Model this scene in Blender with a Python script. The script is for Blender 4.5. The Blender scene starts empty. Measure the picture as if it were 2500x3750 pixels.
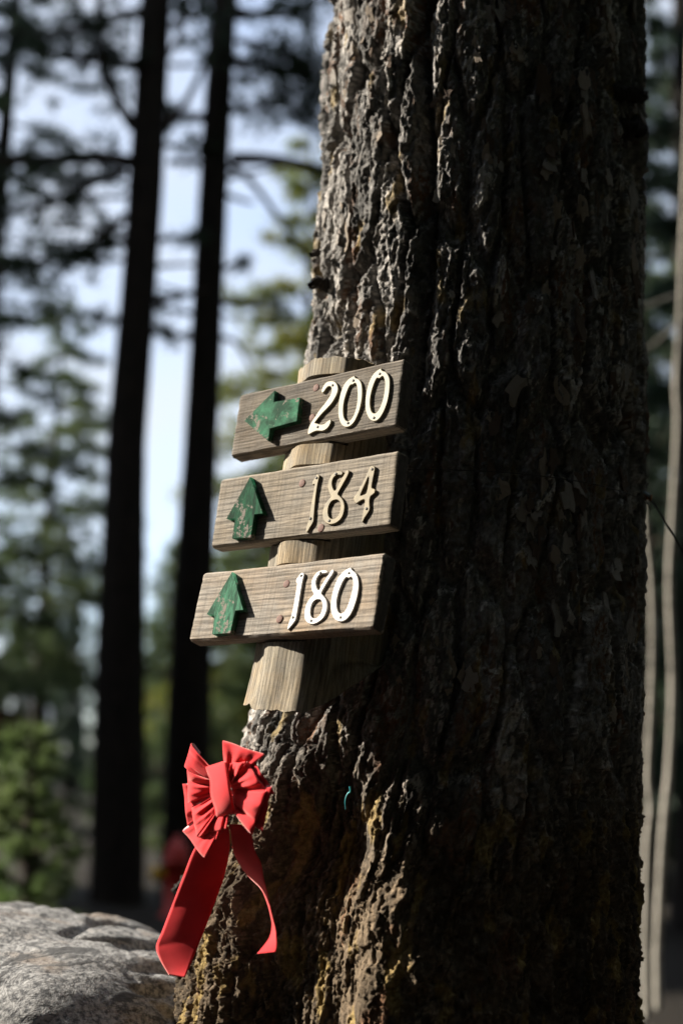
import bpy, math, random
import numpy as np
from mathutils import Vector, Matrix
from math import radians, sin, cos, tan, pi

SC = bpy.context.scene
COL = SC.collection
random.seed(7)
RNG = np.random.default_rng(7)

# ------------------------------------------------------------------ camera
CAM = np.array([0.0, 0.0, 1.15])
PITCH, ROLL = radians(10.5), radians(1.5)
_r = np.array([1.0, 0, 0]); FWD = np.array([0, cos(PITCH), sin(PITCH)]); _u = np.array([0, -sin(PITCH), cos(PITCH)])
RIGHT = cos(ROLL) * _r + sin(ROLL) * _u
UP = cos(ROLL) * _u - sin(ROLL) * _r
FPX = 50 / 36 * 3750
cam_d = bpy.data.cameras.new("camera")
cam_d.lens = 50; cam_d.sensor_width = 36; cam_d.sensor_fit = 'AUTO'
cam_d.clip_start = 0.05; cam_d.clip_end = 2000
cam_d.dof.use_dof = True; cam_d.dof.focus_distance = 2.63; cam_d.dof.aperture_fstop = 1.5
cam = bpy.data.objects.new("camera", cam_d); COL.objects.link(cam)
M = Matrix.Identity(4)
for i, v in enumerate((RIGHT, UP, -FWD)):
    for k in range(3): M[k][i] = v[k]
for k in range(3): M[k][3] = CAM[k]
cam.matrix_world = M
SC.camera = cam

# ------------------------------------------------------------------ sky and sun
SUN_AZ, SUN_EL = radians(16), radians(31)      # azimuth: degrees beyond due left, away from the camera
sun_vec = np.array([-cos(SUN_AZ) * cos(SUN_EL), sin(SUN_AZ) * cos(SUN_EL), sin(SUN_EL)])
W = bpy.data.worlds.new("World"); SC.world = W; W.use_nodes = True
nt = W.node_tree; bgn = nt.nodes["Background"]
sky = nt.nodes.new("ShaderNodeTexSky"); sky.sky_type = 'NISHITA'; sky.sun_disc = False
sky.sun_elevation = SUN_EL
sky.sun_rotation = math.atan2(sun_vec[0], sun_vec[1])
sky.altitude = 1900; sky.air_density = 1.0; sky.dust_density = 1.6; sky.ozone_density = 1.0
tc = nt.nodes.new("ShaderNodeTexCoord"); mpw = nt.nodes.new("ShaderNodeMapping"); mpw.inputs["Scale"].default_value = (1, 1, 2.2); nt.links.new(tc.outputs["Generated"], mpw.inputs[0])
cn = nt.nodes.new("ShaderNodeTexNoise"); cn.inputs["Scale"].default_value = 3.0; cn.inputs["Detail"].default_value = 5; cn.inputs["Distortion"].default_value = .6; nt.links.new(mpw.outputs[0], cn.inputs["Vector"])
cr_ = nt.nodes.new("ShaderNodeMapRange"); cr_.inputs[1].default_value = .32; cr_.inputs[2].default_value = .68; cr_.inputs[3].default_value = .45; cr_.inputs[4].default_value = .95; nt.links.new(cn.outputs["Fac"], cr_.inputs[0])
cm = nt.nodes.new("ShaderNodeMix"); cm.data_type = 'RGBA'; cm.inputs[7].default_value = (2.66, 2.80, 2.98, 1); nt.links.new(cr_.outputs[0], cm.inputs[0]); nt.links.new(sky.outputs[0], cm.inputs[6])   # thin high cloud
nt.links.new(cm.outputs[2], bgn.inputs[0]); bgn.inputs[1].default_value = 0.12
sun_d = bpy.data.lights.new("sun", 'SUN'); sun_d.energy = 5.0; sun_d.angle = radians(0.53); sun_d.color = (1, .92, .79)
sun = bpy.data.objects.new("sun", sun_d); COL.objects.link(sun)
sun.rotation_euler = Vector(-sun_vec).to_track_quat('-Z', 'Y').to_euler()
SC.view_settings.view_transform = 'Standard'; SC.view_settings.look = 'None'
SC.view_settings.gamma = 1.0; SC.view_settings.exposure = 1.5
SC.cycles.max_bounces = 5; SC.cycles.diffuse_bounces = 2; SC.cycles.use_adaptive_sampling = True; SC.cycles.adaptive_threshold = .02; SC.cycles.use_denoising = True
SC.cycles.sample_clamp_indirect = 4

# ------------------------------------------------------------------ helpers
def ray(px, py):
    d = FWD + RIGHT * ((px - 1250) / FPX) + UP * ((1875 - py) / FPX)
    return d
def at(px, py, depth): return CAM + ray(px, py) * depth
def at_y(px, py, Y):
    d = ray(px, py); return CAM + d * (Y / d[1])

def mesh_np(name, verts, faces, mat=None, smooth=True, cols=None, mats=None, midx=None):
    """verts (N,3); faces: (M,k) array or list of such arrays"""
    me = bpy.data.meshes.new(name)
    verts = np.asarray(verts, dtype=np.float32)
    if not isinstance(faces, list): faces = [faces]
    faces = [np.asarray(f, dtype=np.int32) for f in faces if len(f)]
    nl = sum(f.size for f in faces); nf = sum(len(f) for f in faces)
    me.vertices.add(len(verts)); me.vertices.foreach_set("co", verts.ravel())
    me.loops.add(nl); me.loops.foreach_set("vertex_index", np.concatenate([f.ravel() for f in faces]))
    tot = np.concatenate([np.full(len(f), f.shape[1], np.int32) for f in faces])
    st = np.zeros(nf, np.int32); st[1:] = np.cumsum(tot)[:-1]
    me.polygons.add(nf); me.polygons.foreach_set("loop_start", st); me.polygons.foreach_set("loop_total", tot)
    me.polygons.foreach_set("use_smooth", np.full(nf, smooth))
    me.update(calc_edges=True); me.validate()
    if cols is not None:
        at_ = me.color_attributes.new("tone", 'FLOAT_COLOR', 'POINT')
        c4 = np.ones((len(verts), 4), np.float32); c4[:, :3] = cols; at_.data.foreach_set("color", c4.ravel())
    if mat: me.materials.append(mat)
    for m in mats or []: me.materials.append(m)
    if midx is not None: me.polygons.foreach_set("material_index", np.asarray(midx, np.int32))
    return me

def obj(name, me, parent=None, label=None, cat=None, group=None, kind=None, loc=None):
    o = bpy.data.objects.new(name, me); COL.objects.link(o)
    if parent is not None: o.parent = parent
    if loc is not None: o.location = loc
    tag(o, label, cat, group, kind); return o
def tag(o, label=None, cat=None, group=None, kind=None):
    for k, v in (("label", label), ("category", cat), ("group", group), ("kind", kind)):
        if v: o[k] = v
def thing(name, label, cat, loc=(0, 0, 0), group=None):
    return obj(name, None, None, label, cat, group, None, Vector(loc))

def grid_faces(nr, nc, wrap=False):
    c = nc if wrap else nc - 1
    i = np.arange(nr - 1)[:, None] * nc; j = np.arange(c)[None, :]; j2 = (j + 1) % nc
    return np.stack([i + j, i + j2, i + nc + j2, i + nc + j], -1).reshape(-1, 4)

def tube_arrays(pts, rad, sides=8, cap=True):
    pts = np.asarray(pts, float); rad = np.broadcast_to(np.asarray(rad, float), (len(pts),))
    T = np.gradient(pts, axis=0); T /= np.linalg.norm(T, axis=1, keepdims=True) + 1e-9
    ref = np.array([0, 0, 1.0]) if abs(T[:, 2]).mean() < .8 else np.array([1.0, 0, 0])
    A = np.cross(T, ref); A /= np.linalg.norm(A, axis=1, keepdims=True) + 1e-9; B = np.cross(T, A)
    th = np.arange(sides) * 2 * pi / sides
    V = pts[:, None] + rad[:, None, None] * (A[:, None] * np.cos(th)[None, :, None] + B[:, None] * np.sin(th)[None, :, None])
    F = grid_faces(len(pts), sides, True)
    return V.reshape(-1, 3), F
def join(parts):
    V, F, n = [], [], 0
    for v, f in parts:
        V.append(v); F.append(f + n); n += len(v)
    return np.concatenate(V), np.concatenate(F)
def spline(P, n):
    """Catmull-Rom through P, n samples"""
    P = np.asarray(P, float); Q = np.vstack([2 * P[0] - P[1], P, 2 * P[-1] - P[-2]])
    t = np.linspace(0, len(P) - 1 - 1e-6, n); i = t.astype(int); f = (t - i)[:, None]
    a, b, c, d = Q[i], Q[i + 1], Q[i + 2], Q[i + 3]
    return .5 * (2 * b + (c - a) * f + (2 * a - 5 * b + 4 * c - d) * f ** 2 + (3 * b - a - 3 * c + d) * f ** 3)
def spline_closed(P, k):
    P = np.asarray(P, float); n = len(P); out = []
    for i in range(n):
        a, b, c, d = P[i - 1], P[i], P[(i + 1) % n], P[(i + 2) % n]
        for f in np.arange(k) / k:
            out.append(.5 * (2 * b + (c - a) * f + (2 * a - 5 * b + 4 * c - d) * f ** 2 + (3 * b - a - 3 * c + d) * f ** 3))
    return np.array(out)

# numpy noise
_P = RNG.permutation(4096).astype(np.int64); _G = RNG.uniform(-1, 1, 4096)
def _h(ix, iy, s): return _P[(_P[(_P[(ix + s * 131) & 4095] + iy) & 4095] + s * 17) & 4095]
def vnoise(x, y, s=0):
    ix = np.floor(x).astype(np.int64); iy = np.floor(y).astype(np.int64); fx = x - ix; fy = y - iy
    ux = fx * fx * fx * (fx * (fx * 6 - 15) + 10); uy = fy * fy * fy * (fy * (fy * 6 - 15) + 10)
    def g(a, b):
        ang = _h(ix + a, iy + b, s) * (2 * pi / 4096); return np.cos(ang) * (fx - a) + np.sin(ang) * (fy - b)
    n0 = g(0, 0) * (1 - ux) + g(1, 0) * ux; n1 = g(0, 1) * (1 - ux) + g(1, 1) * ux
    return (n0 * (1 - uy) + n1 * uy) * 1.5
def fbm(x, y, o=4, s=0, g=.5):
    r = 0; a = 1; t = 0
    for k in range(o): r = r + a * vnoise(x * 2 ** k + 7.3 * k, y * 2 ** k + 3.1 * k, s + k); t += a; a *= g
    return r / t
def worley(x, y, s=0, jit=.95):
    ix = np.floor(x).astype(np.int64); iy = np.floor(y).astype(np.int64)
    f1 = np.full(x.shape, 9.0); f2 = np.full(x.shape, 9.0); idm = np.zeros(x.shape)
    for a in (-1, 0, 1):
        for b in (-1, 0, 1):
            h = _h(ix + a, iy + b, s); px = ix + a + .5 + jit * (h / 4096 - .5); py = iy + b + .5 + jit * (_P[(h + 91) & 4095] / 4096 - .5)
            d = np.hypot(px - x, py - y); nid = _P[(h + 555) & 4095] / 4096
            m = d < f1
            f2 = np.where(m, f1, np.minimum(f2, d)); idm = np.where(m, nid, idm); f1 = np.where(m, d, f1)
    return f1, f2, idm
def sst(a, b, x):
    t = np.clip((x - a) / (b - a), 0, 1); return t * t * (3 - 2 * t)

# ------------------------------------------------------------------ materials
class N:
    def __init__(s, name):
        s.m = bpy.data.materials.new(name); s.m.use_nodes = True; s.t = s.m.node_tree; s.b = s.t.nodes["Principled BSDF"]
    def n(s, k, **kw):
        q = s.t.nodes.new("ShaderNode" + k)
        for a, v in kw.items(): setattr(q, a, v)
        return q
    def l(s, a, b): s.t.links.new(a, b)
    def coord(s, scale=(1, 1, 1), kind="Object"):
        c = s.n("TexCoord"); mp = s.n("Mapping"); mp.inputs["Scale"].default_value = scale; s.l(c.outputs[kind], mp.inputs[0]); return mp.outputs[0]
    def noise(s, vec, scale, detail=4, rough=.55, dist=0):
        q = s.n("TexNoise"); q.inputs["Scale"].default_value = scale; q.inputs["Detail"].default_value = detail
        q.inputs["Roughness"].default_value = rough; q.inputs["Distortion"].default_value = dist; s.l(vec, q.inputs["Vector"]); return q.outputs["Fac"]
    def ramp(s, fac, stops):
        q = s.n("ValToRGB"); e = q.color_ramp.elements
        while len(e) < len(stops): e.new(.5)
        for i, (p, c) in enumerate(stops):
            e[i].position = p; e[i].color = (c, c, c, 1) if not isinstance(c, tuple) else (*c, 1)
        s.l(fac, q.inputs[0]); return q.outputs[0]
    def mix(s, fac, a, b, mode='MIX'):
        q = s.n("Mix", data_type='RGBA', blend_type=mode)
        for sock, v in ((q.inputs[0], fac), (q.inputs[6], a), (q.inputs[7], b)):
            if isinstance(v, (int, float)): sock.default_value = v
            elif isinstance(v, tuple): sock.default_value = (*v, 1)
            else: s.l(v, sock)
        return q.outputs[2]
    def math(s, op, a, b=None):
        q = s.n("Math", operation=op)
        for i, v in enumerate((a, b)):
            if v is None: continue
            if isinstance(v, (int, float)): q.inputs[i].default_value = v
            else: s.l(v, q.inputs[i])
        return q.outputs[0]
    def bump(s, h, strength=.5, dist=.002, prev=None):
        q = s.n("Bump"); q.inputs["Strength"].default_value = strength; q.inputs["Distance"].default_value = dist; s.l(h, q.inputs["Height"])
        if prev is not None: s.l(prev, q.inputs["Normal"])
        return q.outputs[0]
    def out(s, col=None, rough=None, normal=None, **kw):
        if col is not None:
            if isinstance(col, tuple): s.b.inputs["Base Color"].default_value = (*col, 1)
            else: s.l(col, s.b.inputs["Base Color"])
        if rough is not None:
            if isinstance(rough, (int, float)): s.b.inputs["Roughness"].default_value = rough
            else: s.l(rough, s.b.inputs["Roughness"])
        if normal is not None: s.l(normal, s.b.inputs["Normal"])
        for k, v in kw.items(): s.b.inputs[k.replace("_", " ")].default_value = v
        return s.m

def mat_bark(name, fine=1.0):
    a = N(name); at_ = a.n("Attribute", attribute_name="tone"); v = a.coord()
    n1 = a.noise(v, 90, 5, .65); n2 = a.noise(v, 420, 3, .6)
    c = a.mix(1.0, at_.outputs["Color"], a.ramp(n1, [(.3, .55), (.7, 1.4)]), 'MULTIPLY')
    c = a.mix(.6, c, a.ramp(n2, [(.3, .7), (.7, 1.25)]), 'MULTIPLY')
    va = a.coord((1, 1, .42)); n3 = a.noise(va, 42, 6, .68, .4); q = a.n("Math", operation='SNAP'); a.l(n3, q.inputs[0]); q.inputs[1].default_value = .07
    flk = a.math('ADD', q.outputs[0], a.math('MULTIPLY', n3, .35))
    c = a.mix(.55, c, a.ramp(q.outputs[0], [(.30, .62), (.42, 1.1), (.5, .85), (.62, 1.3)]), 'MULTIPLY')
    nb = a.bump(flk, .9 * fine, .012); nb = a.bump(n1, .5 * fine, .003, nb); nb = a.bump(n2, .6 * fine, .0015, nb)
    return a.out(c, .92, nb, **{"Specular IOR Level": .2})
def mat_plainbark(name, col, col2):
    a = N(name); v = a.coord((1, 1, .25)); n1 = a.noise(v, 22, 5, .65)
    return a.out(a.mix(a.ramp(n1, [(.35, 0.0), (.65, 1.0)]), col, col2), .95, a.bump(n1, .9, .03), **{"Specular IOR Level": .15})
def mat_wood(name, light, dark, warm, saw=1.0, axis='x', grain=1.0, seed=0.0):
    """weathered timber, grain along the local axis"""
    a = N(name)
    sc = {'x': (2.2, 30, 30), 'z': (30, 30, 2.2)}[axis]; sc2 = {'x': (14, 260, 260), 'z': (260, 260, 14)}[axis]; scx = {'x': (260, 14, 5), 'z': (5, 14, 260)}[axis]
    c0 = a.n("TexCoord"); mp = a.n("Mapping"); mp.inputs["Location"].default_value = (seed, seed * .7, seed * .3); a.l(c0.outputs["Object"], mp.inputs[0]); base = mp.outputs[0]
    def sv(scale):
        q = a.n("Mapping"); q.inputs["Scale"].default_value = scale; a.l(base, q.inputs[0]); return q.outputs[0]
    band = a.noise(sv(sc), 1.6, 3, .5, .6); w = a.n("TexWave", wave_type='BANDS', bands_direction={'x': 'Z', 'z': 'X'}[axis], wave_profile='SAW')
    w.inputs["Scale"].default_value = 15 * grain; w.inputs["Distortion"].default_value = 2.6; w.inputs["Detail"].default_value = 3; w.inputs["Detail Scale"].default_value = .7
    a.l(sv({'x': (.16, 1, 2.2), 'z': (2.2, 1, .16)}[axis]), w.inputs["Vector"])
    fib = a.noise(sv(sc2), 1.0, 4, .6); sawm = a.noise(sv(scx), 1.0, 3, .6); blot = a.noise(base, 9, 4, .6); spk = a.noise(base, 260, 2, .5)
    c = a.mix(a.ramp(band, [(.3, 0.0), (.7, 1.0)]), light, dark)
    c = a.mix(a.math('MULTIPLY', a.ramp(blot, [(.42, 0.0), (.7, 1.0)]), .7), c, warm)
    c = a.mix(.75, c, a.ramp(w.outputs["Fac"], [(.0, .42), (.3, 1.0), (.85, 1.12), (1.0, .45)]), 'MULTIPLY')
    c = a.mix(.9, c, a.ramp(fib, [(.3, .45), (.6, 1.18)]), 'MULTIPLY')
    c = a.mix(.55 * saw, c, a.ramp(sawm, [(.3, .6), (.55, 1.1)]), 'MULTIPLY')
    c = a.mix(.5, c, a.ramp(spk, [(.25, .5), (.45, 1.05)]), 'MULTIPLY')
    nb = a.bump(w.outputs["Fac"], .55, .0022 * grain); nb = a.bump(fib, .8, .0012, nb); nb = a.bump(sawm, .7 * saw, .0008, nb)
    return a.out(c, .88, nb, **{"Specular IOR Level": .25})
def mat_needles(name, c1, c2, trans=.25):
    a = N(name); oi = a.n("NewGeometry"); at_ = a.n("Attribute", attribute_name="tone")
    v = a.coord(); n1 = a.noise(v, 2.2, 3); c = a.mix(a.ramp(n1, [(.35, 0.0), (.65, 1.0)]), c1, c2)
    a.out(c, .6, **{"Specular IOR Level": .35})
    tr = a.n("BsdfTranslucent"); a.l(c, tr.inputs[0]); mx = a.n("MixShader"); mx.inputs[0].default_value = trans
    o = a.t.nodes["Material Output"]; a.l(a.b.outputs[0], mx.inputs[1]); a.l(tr.outputs[0], mx.inputs[2]); a.l(mx.outputs[0], o.inputs[0]); return a.m
def mat_simple(name, col, rough=.6, var=.25, scale=30, bump=.2, bd=.003, **kw):
    a = N(name); v = a.coord(); n = a.noise(v, scale, 4, .6)
    return a.out(a.mix(1.0, col, a.ramp(n, [(.3, 1 - var), (.7, 1 + var)]), 'MULTIPLY'), rough, a.bump(n, bump, bd), **kw)
def mat_velvet(name, col):
    a = N(name); v = a.coord(); n = a.noise(v, 900, 2, .6); n2 = a.noise(v, 25, 3)
    c = a.mix(.5, col, a.ramp(n2, [(.3, .8), (.7, 1.15)]), 'MULTIPLY')
    a.out(c, .85, a.bump(n, .25, .0006), **{"Specular IOR Level": .1, "Sheen Weight": .7, "Sheen Roughness": .45}); a.b.inputs["Sheen Tint"].default_value = (1, .6, .55, 1)
    tr = a.n("BsdfTranslucent"); tr.inputs[0].default_value = (*[min(1, x * 1.0) for x in col], 1); mx = a.n("MixShader"); mx.inputs[0].default_value = .32
    o = a.t.nodes["Material Output"]; a.l(a.b.outputs[0], mx.inputs[1]); a.l(tr.outputs[0], mx.inputs[2]); a.l(mx.outputs[0], o.inputs[0]); return a.m
def mat_paint(name, green, wood, streak):
    a = N(name); v = a.coord(); vs = a.coord((1, 1, 1) if not streak else (6, 6, 1))
    n1 = a.noise(v, 26, 6, .72, .3); n2 = a.noise(vs, 18, 5, .7); n3 = a.noise(v, 160, 3, .6)
    c = a.mix(a.ramp(n2, [(.42, 0.0), (.60, 1.0)]), tuple(x * .3 for x in green), green)
    chip = a.math('ADD', n1, a.math('MULTIPLY', a.math('SUBTRACT', n3, .5), .35))
    c = a.mix(a.ramp(chip, [(.565, 0.0), (.59, 1.0)]), c, wood)
    c = a.mix(.5, c, a.ramp(n3, [(.3, .65), (.6, 1.1)]), 'MULTIPLY')
    return a.out(c, .85, a.bump(chip, .5, .0015), **{"Specular IOR Level": .12})

BARK = mat_bark("main_bark")
POSTWOOD = mat_wood("post_wood", (.28, .245, .185), (.12, .105, .088), (.27, .18, .08), .15, 'z', 1.2, 3.1)
BOARDW = [mat_wood("board_wood_a", (.27, .24, .205), (.14, .125, .11), (.25, .195, .14), .6, 'x', 1.5, 1.3),
          mat_wood("board_wood_b", (.30, .265, .225), (.20, .178, .15), (.29, .23, .16), 1.0, 'x', .8, 5.7),
          mat_wood("board_wood_c", (.325, .29, .25), (.22, .195, .168), (.34, .24, .15), 1.0, 'x', .8, 9.2)]
BRASS = mat_simple("aged_tan_digits", (.165, .13, .070), .6, .35, 60, .1, .001, Metallic=.15)
CREAM = mat_simple("white_digits", (.56, .53, .50), .45, .08, 40, .05, .001)
IVORY = mat_simple("ivory_digits", (.30, .265, .185), .55, .25, 60, .1, .001)
COPPER = mat_simple("copper_nail", (.11, .040, .024), .75, .4, 300, .3, .001)
IRON = mat_simple("dark_screw", (.03, .028, .026), .6, .3, 200, .2, .001, Metallic=.4)
GREENS = [mat_paint("green_paint_a", (.050, .175, .100), (.19, .165, .14), False), mat_paint("green_paint_b", (.014, .085, .042), (.17, .15, .13), True), mat_paint("green_paint_c", (.060, .19, .115), (.18, .16, .135), True)]
VELVET = mat_velvet("red_velvet", (.84, .05, .062)); SATIN = mat_simple("ribbon_lining", (.80, .42, .45), .45, .06, 30, .02, .001)
PINEBARK = mat_plainbark("pine_bark", (.016, .014, .013), (.036, .029, .025))
TWIG = mat_plainbark("twig_bark", (.04, .032, .026), (.08, .062, .05))
_a = N("aspen_bark"); _n = _a.noise(_a.coord((1, 1, 5)), 9, 4, .6); _m = _a.noise(_a.coord((1, 1, .4)), 3, 3, .6)
ASPEN = _a.out(_a.mix(_a.ramp(_n, [(.56, 0.0), (.62, .8)]), _a.mix(_a.ramp(_m, [(.35, 0.0), (.65, 1.0)]), (.40, .37, .32), (.24, .225, .19)), (.05, .045, .04)), .85, _a.bump(_n, .6, .006))
SHADED_ENDGRAIN = mat_simple("shaded_end_grain", (.075, .062, .050), .95, .4, 90, .6, .002)  # weathered end grain, its colour darkened further for the shade on the board ends
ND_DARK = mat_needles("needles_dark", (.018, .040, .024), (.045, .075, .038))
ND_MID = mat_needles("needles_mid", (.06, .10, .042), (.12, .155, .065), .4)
ND_SUN = mat_needles("needles_sunlit_tint", (.10, .14, .02), (.19, .19, .035), .5)  # sunlight on the foliage put into the needle colour
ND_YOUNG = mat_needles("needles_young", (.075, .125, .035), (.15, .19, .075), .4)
GROUND = mat_plainbark("forest_floor", (.013, .011, .009), (.028, .023, .018))

# ------------------------------------------------------------------ ground
gx = np.concatenate([[-400, -120, -60], np.linspace(-30, 30, 61), [60, 120, 400]]); gy = np.concatenate([[-400, -120, -60], np.linspace(-20, 50, 71), [90, 160, 400]])
X, Y = np.meshgrid(gx, gy)
Z = .16 * fbm(X * .16, Y * .16, 4, 3) + .04 * fbm(X * 1.1, Y * 1.1, 3, 9)
Z[np.hypot(X, Y) > 80] = 0
def ground_z(x, y): return float(.16 * fbm(np.array([x * .16]), np.array([y * .16]), 4, 3)[0])
obj("ground", mesh_np("ground", np.stack([X, Y, Z], -1).reshape(-1, 3), grid_faces(len(gy), len(gx)), GROUND), kind="structure")

# ------------------------------------------------------------------ the big pine
YT = 2.99
TAB = [(-300, 1216, 2334), (0, 1213, 2330), (640, 1188, 2336), (1275, 1150, 2332), (1900, 1050, 2331), (2400, 985, 2325), (2590, 955, 2322), (2731, 903, 2322), (2870, 850, 2321), (3100, 762, 2322), (3260, 680, 2322), (3590, 655, 2318), (3750, 640, 2316), (4200, 560, 2330), (4700, 480, 2370)]
zt, cxt, rt = [], [], []
for py, pl, pr in TAB:
    L_, R_ = at_y(pl, py, YT), at_y(pr, py, YT)
    zt.append((L_[2] + R_[2]) / 2); cxt.append((L_[0] + R_[0]) / 2); rt.append((R_[0] - L_[0]) / 2)
zt, cxt, rt = [np.array(v)[::-1] for v in (zt, cxt, rt)]
def trunk_c(z): return np.interp(z, zt, cxt)
def trunk_r(z): return np.interp(z, zt, rt)
def trunk_rd(z): return np.minimum(trunk_r(z), .34 + .11 * np.clip(1.5 - z, 0, 2) ** 1.3)     # radius front to back
def terrace(B, k, w=.70):
    L = B * k; f = np.floor(L); return (f + sst(w, 1.0, L - f)) / k, f.astype(np.int64)
def bark_fn(th, z):
    a = .37 * th
    wx = .020 * fbm(a * 9, z * 3.2, 3, 11); wz = .05 * fbm(a * 8, z * 4, 3, 15)
    A, Zw = a + wx, z + wz
    low = sst(1.35, .95, z + .12 * fbm(a * 5, z * 3, 2, 71))
    f1, f2, pid = worley(A / .070, Zw / .36, 21); e = f2 - f1
    jag = fbm(a * 110, z * 60, 3, 5)
    plate = sst(.01, .26, e + .05 * jag)
    n1 = fbm(A * 15, Zw * 5.5, 6, 51, .62); n2 = fbm(A * 46, Zw * 17, 4, 61, .6)
    B = .72 * plate + .34 * n1 + .05 * jag + (pid - .5) * .25 * plate
    T1, l1 = terrace(B, 8, .80); T2, l2 = terrace(n2 + .08 * jag, 5, .74)
    fib = fbm(a * 170, z * 26, 3, 81); knob = fbm(a * 95, z * 80, 3, 88); fine = fbm(a * 260, z * 190, 3, 91)
    h = .040 * T1 + .011 * T2 * (.35 + .65 * plate) + .0022 * fib + .0022 * knob + .0014 * fine + .004 * n1
    kn = fbm(a * 34, z * 8, 6, 95, .66); rk = 1 - np.abs(fbm(a * 24 + .9 * kn, z * 3.6, 5, 97, .6)) * 3.0
    TL, _ = terrace(.5 * np.clip(rk, 0, 1) + .5 * kn, 7, .5)
    hl = .042 * TL + .010 * T2 + .0035 * fib + .003 * knob + .002 * fine
    h = h * (1 - .8 * low) + (hl + .006) * .8 * low
    # bark colours: brown body, grey weathered skin, pale loose layers, rusty fresh breaks, yellow lichen; every layer has its own tone
    body = np.array([.040, .040, .040]); grey = np.array([.25, .236, .222]); pale = np.array([.48, .45, .42]); rust = np.array([.17, .085, .045]); ochre = np.array([.30, .21, .07])
    lid = _P[(l1 * 37 + (pid * 4095).astype(np.int64) * 3 + l2 * 11) & 4095] / 4096.0
    cl = fbm(a * 6, z * 3.0, 3, 101)
    kg = np.clip(.15 + .75 * lid + .5 * cl + .25 * n2, 0, 1)[:, None]
    c = body * (1 - kg) + grey * kg
    kp = (sst(.74, .80, lid + .12 * cl) * sst(.05, .3, n2 + .3 * plate) * (1 - .75 * low))[:, None] * .85
    c = c * (1 - kp) + pale * kp
    c = c * (1 - low[:, None] * (1 - np.array([.62, .48, .33])))  # lower bark painted darker and warmer, for its shade and golden sunlight
    kr = (sst(.12, .34, fbm(a * 13 + 4, z * 5, 4, 111)) * sst(.6, .2, lid) * .8)[:, None]
    c = c * (1 - kr) + rust * kr
    kl = sst(.22, .38, fbm(a * 21, z * 8, 5, 121) + .13 * low - .03)[:, None] * (.5 + .12 * low[:, None])
    c = c * (1 - kl) + ochre * kl
    return h, c
def trunk_pt(th, z, h):
    """th: 0 faces the camera, positive turns to the left"""
    lobes = sst(1.2, .3, z) * .05 * np.sin(3 * th + 1.1)
    cx = trunk_c(z); rx = trunk_r(z) - .020 + h + lobes * .3; ry = trunk_rd(z) - .018 + h + lobes
    groove = -.035 * np.exp(-((th - (.40 + .03 * np.sin(z * 5) + .05 * (z - 2))) / .05) ** 2) * sst(1.75, 2.1, z)
    groove = groove - .085 * np.exp(-((th - .57 + .05 * np.sin(z * 9)) / .28) ** 4) * sst(1.20, .98, z + .05 * np.sin(th * 9))
    return np.stack([cx - (rx + groove) * np.sin(th), YT - (ry + groove) * np.cos(th), z], -1)
tree = thing("pine_tree", "huge old pine trunk carrying the three house number signs", "tree", (0.25, YT, 0))
NC, NR = 560, 1020
thf = np.linspace(-1.85, 1.85, NC); thb = np.linspace(1.85, 2 * pi - 1.85, 42)[1:-1]; TH = np.concatenate([thf, thb]); ZZ = np.linspace(.30, 3.12, NR)
TG, ZG = np.meshgrid(TH, ZZ); tf, zf = TG.ravel(), ZG.ravel()
hh, cc = bark_fn(tf, zf); VV = trunk_pt(tf, zf, hh)
VV += np.stack([.004 * fbm(tf * 30, zf * 40, 2, 131), .004 * fbm(tf * 30, zf * 40, 2, 133), .007 * fbm(tf * 22, zf * 40, 2, 135)], -1)
off = Vector((0.25, YT, 0)); VV -= np.array(off)
obj("trunk", mesh_np("trunk", VV, grid_faces(NR, len(TH), True)[:, ::-1], BARK, True, cc), tree)
# coarse continuation below and above the finely barked length
for nm, zs in (("root_collar", np.linspace(-.25, .31, 14)), ("upper_trunk", np.linspace(3.11, 15, 60))):
    th_ = np.linspace(0, 2 * pi, 49)[:-1]; tg, zg = np.meshgrid(th_, zs); t2, z2 = tg.ravel(), zg.ravel()
    h2, c2 = bark_fn(t2, z2); v2 = trunk_pt(t2, np.minimum(z2, 3.12), h2)
    k = np.clip((z2 - 3.12) / 14, 0, 1); v2[:, 0] = .30 + (v2[:, 0] - .30) * (1 - .6 * k) + .03 * (z2 - 3.12) * (z2 > 3.12); v2[:, 1] = YT + (v2[:, 1] - YT) * (1 - .6 * k); v2[:, 2] = z2
    obj(nm, mesh_np(nm, v2 - np.array(off), grid_faces(len(zs), 48, True)[:, ::-1], BARK, True, c2), tree)

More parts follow.
